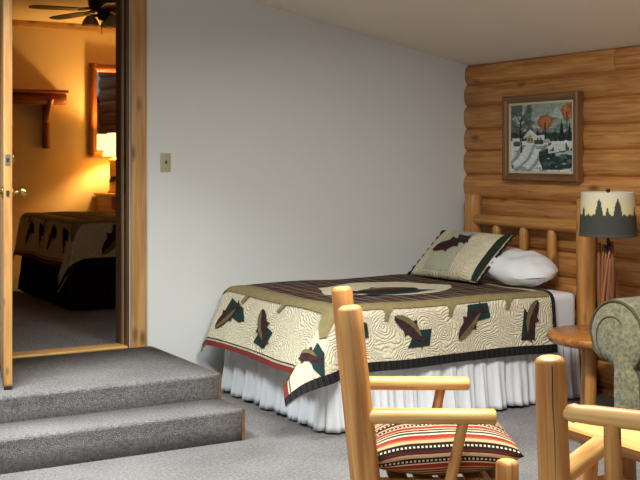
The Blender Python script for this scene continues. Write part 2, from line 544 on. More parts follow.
# landing, two carpeted steps
st = thing('carpeted_steps', 'two grey carpeted steps with wooden side edge leading up to the doorway', 'steps', (-2.598, 0, 0))
SX = -2.62
def step(name, y0, ztop, zbot):
    # nosed carpet profile in y-z, extruded along x
    r = 0.025
    pr = [(-0.0, ztop)]
    pr = [(-.002 if name == 'landing' else -1.075, ztop), (y0 + r, ztop)]
    for q in range(1, 7):
        a = PI / 2 * q / 6
        pr.append((y0 + r - r * math.sin(a) - 0.004 * math.sin(2 * a), ztop - r + r * math.cos(a)))
    pr += [(y0 + 0.004, ztop - 0.05), (y0 + 0.008, ztop - 0.08), (y0 + 0.008, zbot), (-.002 if name == 'landing' else -1.075, zbot)]
    n = len(pr)
    xs = lsp(-6.39, -0.016, 40)
    v = []; f = []
    for x in xs:
        for (y, z) in pr: v.append((x, y, z))
    for i in range(len(xs) - 1):
        for j in range(n):
            f.append((i * n + j, i * n + (j + 1) % n, (i + 1) * n + (j + 1) % n, (i + 1) * n + j))
    f.append(tuple(range((len(xs) - 1) * n, len(xs) * n))); f.append(tuple(range(n - 1, -1, -1)))
    return mesh(name, v, f, 'carpet', st, True)
step('landing', -1.075, FL, 0.0)
step('step', -1.388, 0.178, 0.0)
sb = mesh('side_board', [(x, y, z) for x in (-0.016, 0.0) for (y, z) in ((-.003, 0), (-1.384, 0), (-1.384, 0.174), (-1.071, 0.174), (-1.071, FL - 0.004), (-.003, FL - 0.004))],
          [(5, 4, 3, 2, 1, 0), (6, 7, 8, 9, 10, 11)] + [(i, (i + 1) % 6, (i + 1) % 6 + 6, i + 6) for i in range(6)], 'frame_wood', st,
          uvs=[(y, z) for x in (0, 1) for (y, z) in ((0, 0), (-1.36, 0), (-1.36, 0.18), (-1.055, 0.18), (-1.055, FL), (0, FL))])

# second room shell
YB = 4.49
struct(box('floor_doorway', (DX0, 0.0, FL - 0.1), (DX1, 0.2, FL), 'carpet'), 'strip of carpet in the doorway')
struct(box('floor_bedroom', (-5.5, 0.2, FL - 0.1), (0.3, YB, FL), 'carpet'), 'carpeted floor of the room beyond the doorway')
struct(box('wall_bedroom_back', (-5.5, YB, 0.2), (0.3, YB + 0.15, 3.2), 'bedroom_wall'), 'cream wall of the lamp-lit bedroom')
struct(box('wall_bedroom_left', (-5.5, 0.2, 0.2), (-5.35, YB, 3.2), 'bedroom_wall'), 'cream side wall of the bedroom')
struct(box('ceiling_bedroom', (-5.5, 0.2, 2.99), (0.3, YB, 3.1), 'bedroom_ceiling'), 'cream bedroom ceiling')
struct(box('trim_crown', (-5.35, YB - 0.022, 2.92), (0.0, YB, 2.99), 'casing', None, 0.004, grain=0), 'pine strip along the top of the bedroom wall')
wb = bpy.data.objects.new('wall_bedroom_right', None); COL.objects.link(wb); struct(wb, 'log wall of the bedroom, seen in its mirror')
box('backing', (0.03, 0.2, 0.2), (0.3, YB, 3.1), 'log_gap', wb)
z = FL + 0.08; i = 0
while z < 3.0:
    wall_log(wb, 0.2, YB - 0.001, z, 0.092, 200 + i); z += 0.174; i += 1

# door casing, jambs, threshold
struct(box('trim_casing', (DX1 + 0.005, -0.022, FL), (DX1 + 0.112, 0.0, DTOP + 0.1), 'casing', None, 0.004, grain=2), 'knotty pine casing beside the doorway')
struct(box('trim_casing_hinge', (DX0 - 0.112, -0.022, FL), (DX0 - 0.005, 0.0, DTOP + 0.1), 'casing', None, 0.004, grain=2), 'pine casing on the hinge side of the doorway')
struct(box('trim_casing_head', (DX0 - 0.112, -0.024, DTOP + 0.0), (DX1 + 0.112, 0.0, DTOP + 0.107), 'casing', None, 0.004, grain=0), 'pine casing over the doorway')
j1 = struct(box('trim_jamb', (DX1 - 0.02, 0.0, FL), (DX1, 0.21, DTOP), 'jamb', None, 0.002, grain=2), 'brown door jamb')
box('door_stop', (DX1 - 0.035, 0.06, FL), (DX1 - 0.02, 0.10, DTOP), 'jamb', j1, 0.002, grain=2)
box('weatherstrip', (DX1 - 0.028, 0.052, FL), (DX1 - 0.020, 0.06, DTOP), 'weather_tan', j1)
for zk in (1.33, 1.50):
    box('strike_plate', (DX1 - 0.0215, 0.012, zk), (DX1 - 0.019, 0.042, zk + 0.07), 'lamp_dark', j1)
j2 = struct(box('trim_jamb_hinge', (DX0, 0.0, FL), (DX0 + 0.02, 0.21, DTOP), 'jamb', None, 0.002, grain=2), 'brown door jamb on the hinge side')
struct(box('trim_jamb_head', (DX0, 0.0, DTOP - 0.02), (DX1, 0.21, DTOP), 'jamb', None, 0.002, grain=0), 'brown head jamb')
struct(box('trim_threshold', (DX0 + 0.02, -0.03, FL), (DX1 - 0.02, 0.12, FL + 0.018), 'pine_pale', None, 0.006, grain=0), 'pale pine threshold strip')

# the open door
dr = bpy.data.objects.new('door_1', None); COL.objects.link(dr)
hinge = Vector((DX0 + 0.005, -0.028, FL)); tip = Vector((-3.807, -0.93, FL))
dv = (tip - hinge); DW = dv.length; dr.location = hinge
dr.rotation_euler = (0, 0, math.atan2(dv.y, dv.x))
struct(dr, 'wooden door standing open into the room, seen on its latch edge')
# local x along the door, local +y = towards +X world side
box('door_leaf', (0.0, 0.001, 0.035), (DW - 0.006, 0.044, DTOP - FL - 0.03), 'pine_dim', dr, 0.002, grain=2)
box('latch_stile', (DW - 0.006, 0.0, 0.02), (DW, 0.045, DTOP - FL - 0.03), 'pine', dr, 0.001, grain=2)
box('door_sweep', (0.0, 0.002, 0.004), (DW, 0.043, 0.03), 'rubber', dr)
KZ = 1.375 - FL
def turned(name, x, z, prof, m, par):
    verts = []; faces = []; s = 20
    for (r, y) in prof:
        for q in range(s):
            a = 2 * PI * q / s
            verts.append((x + r * math.cos(a), y, z + r * math.sin(a)))
    for i in range(len(prof) - 1):
        for q in range(s):
            faces.append((i * s + q, i * s + (q + 1) % s, (i + 1) * s + (q + 1) % s, (i + 1) * s + q))
    return mesh(name, verts, faces, m, par, True)
turned('door_knob', DW - 0.065, KZ, [(0.0, .0455), (.032, .0455), (.032, .052), (.014, .058), (.012, .08), (.022, .088), (.028, .1), (.028, .115), (.02, .125), (0, .127)], 'brass', dr)
turned('door_knob', DW - 0.065, KZ, [(0.0, -.0005), (.032, -.0005), (.032, -.007), (.014, -.013), (.012, -.035), (.022, -.043), (.028, -.055), (.028, -.07), (.02, -.08), (0, -.082)], 'brass', dr)
turned('deadbolt_turn', DW - 0.065, KZ + 0.185, [(0.0, .0455), (.028, .0455), (.028, .056), (.012, .06), (.011, .075), (0, .076)], 'brass', dr)
pl = box('deadbolt_plate', (DW - 0.0002, 0.009, KZ + 0.145), (DW + 0.002, 0.036, KZ + 0.205), 'steel', dr)
box('bolt', (DW + 0.002, 0.015, KZ + 0.165), (DW + 0.004, 0.03, KZ + 0.185), 'lamp_dark', pl)
box('latch_bolt', (DW - 0.0002, 0.014, KZ - 0.015), (DW + 0.007, 0.03, KZ + 0.012), 'lamp_dark', dr)

# light switch
def wallpt(px, py, yrel=6.86):
    k_ = (px - 320) / FPX
    d = yrel / (FW.y + k_ * RT.y)
    return (CAM.x + d * FW.x + k_ * d * RT.x, CAM.z + (160 - py) / FPX * d)
sx, sz = wallpt(165.5, 162.5)
sw = thing('light_switch', 'small beige light switch plate on the white wall', 'light switch', (sx, 0, sz))
box('plate', (-0.036, -0.007, -0.062), (0.036, 0.0, 0.062), 'switch_plastic', sw, 0.003)
box('toggle', (-0.005, -0.018, -0.008), (0.006, -0.0075, 0.014), 'dark_plastic', sw, 0.002)
for s_ in (-1, 1):
    turn = box('screw', (-0.003, -0.0085, s_ * 0.042 - 0.003), (0.003, -0.007, s_ * 0.042 + 0.003), 'dark_plastic', sw)

# ================================================================== BED
QH = -0.47
BX0, BX1 = -2.125, -0.24        # foot, head
BY0, BY1 = -1.50, -0.13        # near side, wall side
BT = 0.697

FISH = [(.50, .00), (.46, .06), (.36, .12), (.2, .16), (.06, .165), (.0, .25), (-.10, .15), (-.24, .10), (-.36, .05), (-.52, .18), (-.45, .01),
        (-.50, -.16), (-.37, -.05), (-.24, -.09), (-.27, -.19), (-.14, -.125), (.0, -.14), (.05, -.23), (.13, -.135), (.3, -.12), (.44, -.07)]
BACK = [(.49, .01), (.46, .055), (.36, .115), (.2, .153), (.06, .158), (-.10, .14), (-.24, .09), (-.34, .035), (-.2, .03), (0, .05), (.25, .03), (.42, .0)]
def bendp(pts, L, curve, ang, flip=1):
    out = []
    for (x, y) in pts:
        y *= flip
        # bend the long axis into an arc
        X = x * L; Y = (y + curve * (0.25 - x * x) * 1.0) * L
        c, s = math.cos(ang), math.sin(ang)
        out.append((X * c - Y * s, X * s + Y * c))
    return out

def fish_on(S, par, mapf, L, ang, curve, flip, block, parts=('trout_patch', 'patch_back'), stretch=(1, 1)):
    """one applique: a teal block behind, a dark trout, an olive back"""
    mp = lambda pts: [mapf(p[0] * stretch[0], p[1] * stretch[1]) for p in pts]
    if block:
        surf_patch('water_patch', S, mp(block), 'teal_cloth', par, 0.005, 2)
    f = surf_patch('trout_patch', S, mp(bendp(FISH, L, curve, ang, flip)), 'plum_cloth', par, 0.009, 2)
    surf_patch('trout_back', S, mp(bendp(BACK, L, curve, ang, flip)), 'fish_olive', f, 0.012, 2)

def make_quilt(root, x_head, x_foot, y_wall, y_near, zt, drop, rich=True, tilt_foot=23, tilt_near=4, corner=0.46, skew=0.45, mloc=Vector((0, 0, 0))):
    L = x_head - x_foot; W = y_wall - y_near; rr = 0.06
    da_ = drop + 0.03                 # the foot hangs a little lower
    def prof(e, tmax):
        if e <= 0: return e, 0.0
        amax = math.radians(90 - tmax)
        th = e / rr
        if th < amax: return rr * math.sin(th), rr * (1 - math.cos(th))
        ex = e - rr * amax
        return rr * math.sin(amax) + ex * math.cos(amax), rr * (1 - math.cos(amax)) + ex * math.sin(amax)
    def P(a, b):
        ea = a - (L - rr); eb = b - (W - rr)
        px_ = min(a, L - rr); py_ = min(b, W - rr)
        puff = 0.010 * mnoise.noise(Vector((a * 3.1, b * 3.1, 1.7)))
        zw = 0.0
        if b < 0.06: zw = -(0.06 - b) ** 2 * 5
        if ea > 0 and eb > 0:
            r = math.hypot(ea, eb); ph = math.atan2(eb, ea)
            w = math.sin(2 * ph); r *= 1 + 0.10 * w
            tm = tilt_foot + (tilt_near - tilt_foot) * (ph / (PI / 2))
            o, dn = prof(r, tm + math.degrees(corner) * w * 0.9)
            # the fold leans towards the foot
            ph2 = ph - skew * w
            o2x = o * math.cos(ph2); o2y = o * math.sin(ph2)
            wav = 0.022 * math.sin(ph * 6.0) * min(1, r / drop)
            return Vector((x_head - px_ - o2x - wav * w, y_wall - py_ - o2y, zt - dn + puff + zw))
        oa, da = prof(ea, tilt_foot); ob, db = prof(eb, tilt_near)
        x = x_head - (px_ + (oa if ea > 0 else 0)); y = y_wall - (py_ + (ob if eb > 0 else 0))
        if eb > 0:
            y -= 0.010 * math.sin(a * 6.3 + 0.6) * min(1, eb / drop) * min(1, max(0, -ea) * 4)
        if ea > 0:
            x -= 0.016 * math.sin(b * 6.5 + 1.0) * min(1, ea / drop) * min(1, max(0, -eb) * 4)
        return Vector((x, y, zt - (da if ea > 0 else 0) - (db if eb > 0 else 0) + puff + zw))
    def S(a, b, off=0.0):
        p = P(a, b)
        if off:
            h = 0.006
            n = (P(a + h, b) - P(a - h, b)).cross(P(a, b + h) - P(a, b - h))
            if n.length > 1e-9:
                n.normalize()
                if n.z < -0.05: n = -n
                elif abs(n.z) <= 0.05 and (n.x > 0.2 or n.y > 0.2): n = -n
                p = p + n * off
        return p - mloc
    A = lsp(0, L - rr, 40) + lsp(L - rr, L + da_, 26)[1:]
    B = lsp(-0.05, W - rr, 34) + lsp(W - rr, W + drop, 26)[1:]
    surf_grid('quilt_cloth', S, A, B, 'quilted_cream', root, 0.008)
    # borders and panels
    m = 0.09
    surf_grid('plaid_panel', S, lsp(0.10, L - 0.11, 40), lsp(0.0, W - m, 30), 'plaid_cloth', root, off=0.006)
    ob = surf_grid('olive_border', S, lsp(0.04, L - 0.005, 50), lsp(W - m, W - 0.005, 8), 'olive_cloth', root, off=0.007)
    surf_grid('olive_border', S, lsp(L - 0.11, L + 0.0, 8), lsp(-0.045, W - 0.0, 40), 'olive_cloth', root, off=0.009)
    for (a0) in (0.36, 0.80, 1.26):
        t = 0.055
        surf_patch('leaf_tab', S, [(a0 - .05, W - .02), (a0 + .05, W - .02), (a0 + .035, W + .015), (a0 + .045, W + t), (a0 + .015, W + t + .008), (a0 + .0, W + .02)], 'olive_cloth', root, 0.008, 3)
    for b0 in (0.36, 0.86):
        surf_patch('leaf_tab', S, [(L - .03, b0 - .05), (L - .03, b0 + .05), (L + .02, b0 + .01), (L + .06, b0 - .03), (L + .05, b0 - .06), (L + .01, b0 - .03)], 'olive_cloth', root, 0.010, 3)
    # tongue of olive running over the corner
    surf_patch('leaf_tab', S, [(L - .10, W - .10), (L - .0, W - .10), (L + .06, W + .03), (L + .07, W + .09), (L + .02, W + .10), (L - .05, W + .02)], 'olive_cloth', root, 0.011, 3)
    # bindings
    surf_grid('binding_near', S, lsp(0, L + da_, 110), lsp(W + drop - 0.055, W + drop, 4), 'dark_binding', root, off=0.006)
    surf_grid('binding_foot', S, lsp(L + da_ - 0.034, L + da_, 4), lsp(-0.05, W + drop - 0.056, 90), 'red_binding', root, off=0.006)
    surf_grid('binding_head', S, lsp(0, 0.03, 4), lsp(W - 0.3, W + drop - 0.056, 30), 'dark_binding', root, off=0.006)
    surf_grid('binding_foot_line', S, lsp(L + da_ - 0.052, L + da_ - 0.046, 2), lsp(-0.05, W + drop - 0.056, 90), 'black_cloth', root, off=0.005)
    # medallion on the top
    ca, cb = L * 0.52, W * 0.52
    med = []
    for q in range(28):
        t = 2 * PI * q / 28
        med.append((ca + .46 * math.cos(t) * (1 + .10 * math.sin(5 * t)), cb + .36 * math.sin(t) * (1 + .12 * math.cos(3 * t))))
    surf_patch('medallion', S, med, 'quilted_cream', root, 0.010, 3)
    fish_on(lambda a, b, o: S(a, b, o + 0.006), root, lambda x, y: (ca + .05 - x, cb + .1 - y), 0.55, 0.06, 0.1, 1, [(-.36, -.16), (.1, -.2), (.34, -.1), (.2, .02), (-.3, .03)])
    return S, L, W

bed = thing('bed', 'log bed with spindle headboard against the log wall', 'bed', (0, 0, 0))
# headboard
HX = -0.12
for (yy, seed) in ((-0.235, 3), (-1.44, 9)):
    log('bedpost', (HX, yy, 0.0), (HX, yy, 1.295), 0.068, 0.062, ('pine_dim', 'pine_end'), bed, 20, 10, 0.012, None, 0.05, seed=seed)
log('headboard_rail', (HX, -1.40, 1.105), (HX, -0.25, 1.105), 0.044, 0.042, ('pine_dim', 'pine_end'), bed, 16, 8, 0.01, (0.05, 0.03), 0.06, seed=5)
log('headboard_rail', (HX, -1.40, 0.665), (HX, -0.25, 0.665), 0.05, 0.047, ('pine_dim', 'pine_end'), bed, 16, 8, 0.01, (0.05, 0.03), 0.06, seed=6)
for (yy, seed) in ((-0.52, 31), (-0.82, 32), (-1.11, 33)):
    log('spindle', (HX, yy, 0.67), (HX, yy, 1.095), 0.037, 0.036, ('pine_dim', 'pine_end'), bed, 14, 6, 0.01, (0.06, 0.016), 0.05, seed=seed)
box('box_spring', (BX0 + .02, BY0 + .02, 0.16), (BX1, BY1 - .02, 0.40), 'sheet', bed, 0.03)
box('mattress', (BX0 + .012, BY0 + .012, 0.40), (BX1 + 0.0, BY1 - .01, BT - 0.012), 'sheet', bed, 0.05, 4)
box('bed_rail', (BX0 + .06, BY0 + .05, 0.12), (BX1 + .05, BY0 + .10, 0.16), 'lamp_dark', bed)
box('bed_rail', (BX0 + .06, BY1 - .10, 0.12), (BX1 + .05, BY1 - .05, 0.16), 'lamp_dark', bed)
for (lx, ly) in ((BX0 + .1, BY0 + .08), (BX0 + .1, BY1 - .08)):
    log('leg', (lx, ly, 0.0), (lx, ly, 0.13), 0.025, 0.025, ('lamp_dark',), bed, 10, 2, 0.004)

# gathered skirt
def make_skirt(name, x_head, x_foot, y_wall, y_near, z1, z0, m, seed, parent=None, amp=0.042, out=0.03):
    rd = random.Random(seed)
    path = []
    # wall side of the foot -> near corner -> head
    Lf = y_wall - y_near; Ln = x_head - x_foot
    tot = Lf + Ln
    rc = 0.05
    n = 420
    # irregular folds
    folds = []; s = 0.0
    while s < tot + 0.3:
        w = rd.uniform(0.06, 0.20); folds.append((s, w, rd.uniform(0.4, 1.3) * (0.5 + w / .2))); s += w
    def fold(s):
        for (a, w, h) in folds:
            if a <= s < a + w:
                t = (s - a) / w
                return h * (abs(math.sin(PI * t)) ** 0.7 - 0.6) + 0.15 * math.sin(PI * 6 * t)
        return 0
    rows = 14
    verts = []; faces = []; uvs = []
    for i in range(n):
        s = tot * i / (n - 1)
        if s < Lf - rc: p = Vector((x_foot, y_wall - s)); nn = Vector((-1, 0))
        elif s < Lf + rc:
            t = (s - Lf + rc) / (2 * rc) * PI / 2
            p = Vector((x_foot + rc - rc * math.cos(t), y_near + rc - rc * math.sin(t))); nn = Vector((-math.cos(t), -math.sin(t)))
        else: p = Vector((x_foot + s - Lf, y_near)); nn = Vector((0, -1))
        f = fold(s)
        for q in range(rows):
            t = q / (rows - 1)
            o = out * t + amp * f * (0.15 + 0.95 * t) + 0.006 * mnoise.noise(Vector((s * 9, t * 4, seed)))
            zb = z0 + 0.004 * math.sin(s * 17) + 0.004
            z = z1 + (zb - z1) * t
            verts.append((p.x + nn.x * o, p.y + nn.y * o, z)); uvs.append((s, z))
    for i in range(n - 1):
        for q in range(rows - 1):
            faces.append((i * rows + q, i * rows + q + 1, (i + 1) * rows + q + 1, (i + 1) * rows + q))
    o = mesh(name, verts, faces, m, parent, True, uvs)
    md = o.modifiers.new('solid', 'SOLIDIFY'); md.thickness = 0.003
    return o
sk = make_skirt('bed_skirt', BX1 - 0.01, BX0 - 0.005, BY1, BY0 - 0.002, 0.405, 0.012, 'white_cloth', 5)
tag(sk, 'gathered white bed skirt hanging to the carpet below the trout quilt', 'bed skirt')

q = thing('quilt', 'cream quilt with trout patches and plaid top on the white-skirted bed', 'quilt', (0, 0, 0))
DROP = 0.345
S, QL, QW = make_quilt(q, QH, BX0 - 0.012, BY1 + .01, BY0 - 0.022, BT + 0.005, DROP)
def near_map(xw, b0):
    a0 = QH - xw
    return lambda x, y: (a0 - x, QW + b0 - y)
def foot_map(yw, a1):
    b0 = (BY1 + .01) - yw
    return lambda x, y: (QL + a1 - y, b0 + x)
D2R = math.radians
blockA = [(-.05, -.12), (.15, -.12), (.14, .0), (.02, .01), (-.03, -.03)]
blockB = [(-.02, .01), (-.02, .10), (.13, .10), (.15, .02), (.06, -.02)]
fish_on(S, q, near_map(-1.60, .125), .27, D2R(140), -.22, -1, [(-.02, -.10), (.14, -.10), (.16, .0), (.04, .0)])
fish_on(S, q, near_map(-1.14, .115), .27, D2R(222), -.22, 1, [(-.04, .0), (-.02, .11), (.13, .11), (.15, .02)])
fish_on(S, q, near_map(-.665, .135), .27, D2R(68), .2, 1, [(-.10, -.12), (.01, -.12), (.02, -.03), (-.06, .08)])
fish_on(S, q, near_map(-2.02, .15), .25, D2R(222), -.2, 1, [(.0, .0), (.02, .13), (.13, .08), (.14, .0)])
fish_on(S, q, foot_map(-.33, .16), .24, D2R(235), -.2, 1, [(-.05, .02), (-.03, .12), (.10, .07), (.14, .0), (.10, -.02)], stretch=(1.5, 1.0))
fish_on(S, q, foot_map(-.83, .165), .26, D2R(122), .2, 1, [(-.06, -.11), (.06, -.13), (.09, -.02), (-.02, .02)], stretch=(1.5, 1.0))
# the trout on the hanging corner
def corner_map(x, y):
    r = 0.31 - y * 0.9; ph = PI / 4 * 0.86 + x / 0.30 * 1.0
    return (QL - .06 + r * math.cos(ph), QW - .06 + r * math.sin(ph))
fish_on(S, q, corner_map, .25, D2R(180), -.12, -1, [(.02, .0), (.04, .10), (.13, .05), (.15, -.10), (.08, -.06)])

# pillows -------------------------------------------------------------
def pillow_fn(w, h, t, seed, pinch=0.06, wr_=0.012, rnd=0.0):
    def P(u, v, off=0.0, side=1):
        # u,v in -1..1
        pu = 1 - pinch * (1 - abs(v) ** 2) * abs(u) ** 4
        pv = 1 - pinch * 1.3 * (1 - abs(u) ** 2) * abs(v) ** 4
        x = u * w / 2 * pu * math.sqrt(1 - rnd * v * v / 2); y = v * h / 2 * pv * math.sqrt(1 - rnd * u * u / 2)
        e = max(0, (1 - abs(u) ** 2.6)) ** 0.55 * max(0, (1 - abs(v) ** 2.6)) ** 0.55
        n = mnoise.noise(Vector((x * 9 + seed, y * 9, side * 3))) * wr_ * (0.3 + 0.7 * e)
        z = side * (t / 2 * e + off) + n
        return Vector((x, y, z))
    return P
def pillow_mesh(name, P, m, parent, nu=36, nv=28, uvscale=None):
    verts = []; faces = []; uvs = []
    us = lsp(-1, 1, nu); vs_ = lsp(-1, 1, nv)
    for side in (1, -1):
        o0 = len(verts)
        for u in us:
            for v in vs_:
                p = P(u, v, 0, side); verts.append(p); uvs.append((p.x, p.y) if not uvscale else (p.x, p.y))
        for i in range(nu - 1):
            for j in range(nv - 1):
                f = (o0 + i * nv + j, o0 + (i + 1) * nv + j, o0 + (i + 1) * nv + j + 1, o0 + i * nv + j + 1)
                faces.append(f if side == 1 else f[::-1])
    if uvscale:
        mid = nv // 2
        for sd in range(2):
            for i in range(nu):
                b_ = sd * nu * nv + i * nv
                acc = 0.0
                for j in range(mid + 1, nv):
                    acc += (verts[b_ + j] - verts[b_ + j - 1]).length; uvs[b_ + j] = (verts[b_ + j].x, acc)
                acc = 0.0
                for j in range(mid - 1, -1, -1):
                    acc -= (verts[b_ + j] - verts[b_ + j + 1]).length; uvs[b_ + j] = (verts[b_ + j].x, acc)
                uvs[b_ + mid] = (verts[b_ + mid].x, 0)
                if sd == 1:        # the underside carries the stripes on past the seam
                    e1_, e0_ = uvs[b_ + nv - 1][1], uvs[b_][1]
                    for j in range(nv):
                        x_, y_ = uvs[b_ + j]
                        uvs[b_ + j] = (x_, 2 * (e1_ if j >= mid else e0_) - y_)
    o = mesh(name, verts, faces, m, parent, True, uvs)
    bm = bmesh.new(); bm.from_mesh(o.data); bmesh.ops.remove_doubles(bm, verts=bm.verts, dist=0.0015); bm.to_mesh(o.data); bm.free()
    return o
def orient(o, origin, ex, ey):
    ex = Vector(ex).normalized(); ey = Vector(ey); ey = (ey - ex * ey.dot(ex)).normalized(); ez = ex.cross(ey)
    o.matrix_world = Matrix(((ex.x, ey.x, ez.x, origin[0]), (ex.y, ey.y, ez.y, origin[1]), (ex.z, ey.z, ez.z, origin[2]), (0, 0, 0, 1)))

# white pillows behind
for (yc, lab, sd, ang, pw_) in ((-1.03, 'plump white pillow on the quilted bed next to the log bedpost', 4.0, 10, .68), (-0.40, 'white pillow hidden behind the trout pillow sham', 8.0, 14, .44)):
    pw = pillow_mesh('pillow', pillow_fn(pw_, 0.42, 0.19, sd, 0.0, 0.024, 0.9), 'white_cloth', None)
    orient(pw, (-0.378, yc, BT + 0.128), (0, -1, -.11), (math.cos(D2R(ang)), 0, math.sin(D2R(ang))))
    tag(pw, lab, 'pillow')
# sham
sh = thing('pillow_sham', 'cream pillow sham with a trout on a sage panel, leaning on the white pillow', 'pillow')
SP = pillow_fn(0.74, 0.45, 0.15, 2.0, 0.03, 0.008)
pillow_mesh('sham_cover', SP, 'quilted_cream', sh)
sS = lambda u, v, o: SP(u, v, o, 1)
surf_grid('sage_panel', sS, lsp(-.55, .22, 14), lsp(-.86, .86, 20), 'sage_cloth', sh, off=0.004)
def sham_fish(pts): return pts
fmap = lambda x, y: (-.19 + x / .37, .18 + y / .225)
f = surf_patch('trout_patch', sS, [fmap(*p) for p in bendp(FISH, .34, .14, D2R(203), -1)], 'plum_cloth', sh, 0.008, 2)
surf_patch('water_patch', sS, [fmap(*p) for p in [(.0, .10), (.15, .08), (.15, .0), (.05, .03)]], 'teal_cloth', sh, 0.006, 2)
surf_grid('dark_edge', sS, lsp(.86, .995, 6), lsp(-.98, .98, 20), 'dark_green_cloth', sh, off=0.004)
def ruffle(sgn):
    vs_ = lsp(-1.0, 1.0, 70)
    verts = []; faces = []; uvs = []
    for i, v in enumerate(vs_):
        p = SP(sgn * 0.965, v, 0, 1); c = p.z * 0
        for j, e in enumerate((0, 0.015, 0.035)):
            verts.append((p.x + sgn * e, p.y * (1 + e * .6), c + 0.005 * math.sin(i * 0.7) * (j / 2)))
            uvs.append((v * .25, e))
    for i in range(len(vs_) - 1):
        for j in range(2):
            faces.append((i * 3 + j, i * 3 + j + 1, (i + 1) * 3 + j + 1, (i + 1) * 3 + j))
    o = mesh('ruffle', verts, faces, 'dark_binding', sh, True, uvs)
    md = o.modifiers.new('solid', 'SOLIDIFY'); md.thickness = 0.004
ruffle(1); ruffle(-1)
ex = Vector((0.04, -1, 0.01)); ey = Vector((math.cos(D2R(43)), 0, math.sin(D2R(43))))
orient(sh, (-0.545, -0.63, BT + 0.180), ex, ey)

# ================================================================== PAINTING
PX = -0.045
PY0, PY1, PZ0, PZ1 = -1.318, -0.535, 1.40, 2.015
pt = thing('painting', 'framed winter village painting with two orange trees hung on the log wall', 'painting', (PX, (PY0 + PY1) / 2, PZ0))
PWD, PHT = PY1 - PY0, PZ1 - PZ0
def frame_ring(name, w, h, z0, prof, m, parent):
    """mitred moulding, profile = list of (inset, proud)"""
    verts = []; faces = []; uvs = []
    n = len(prof)
    for (sx_, sz_) in ((-1, 0), (1, 0), (1, 1), (-1, 1)):
        for (ins, pr) in prof:
            yy = sx_ * (w / 2 - ins); zz_ = z0 + (ins if sz_ == 0 else h - ins)
            verts.append((-pr, yy, zz_)); uvs.append((yy + zz_ * .3, ins * 3))
    for c in range(4):
        d = (c + 1) % 4
        for i in range(n - 1):
            faces.append((c * n + i, d * n + i, d * n + i + 1, c * n + i + 1))
    return mesh(name, verts, faces, m, parent, False, uvs)
frame_ring('frame', PWD, PHT, 0, [(0, -.02), (0, .035), (.008, .045), (.030, .040), (.044, .028), (.052, .026), (.055, .015)], 'frame_wood', pt)
frame_ring('liner', PWD - .106, PHT - .106, .053, [(0, .012), (.002, .022), (.016, .020), (.018, .012)], 'liner', pt)
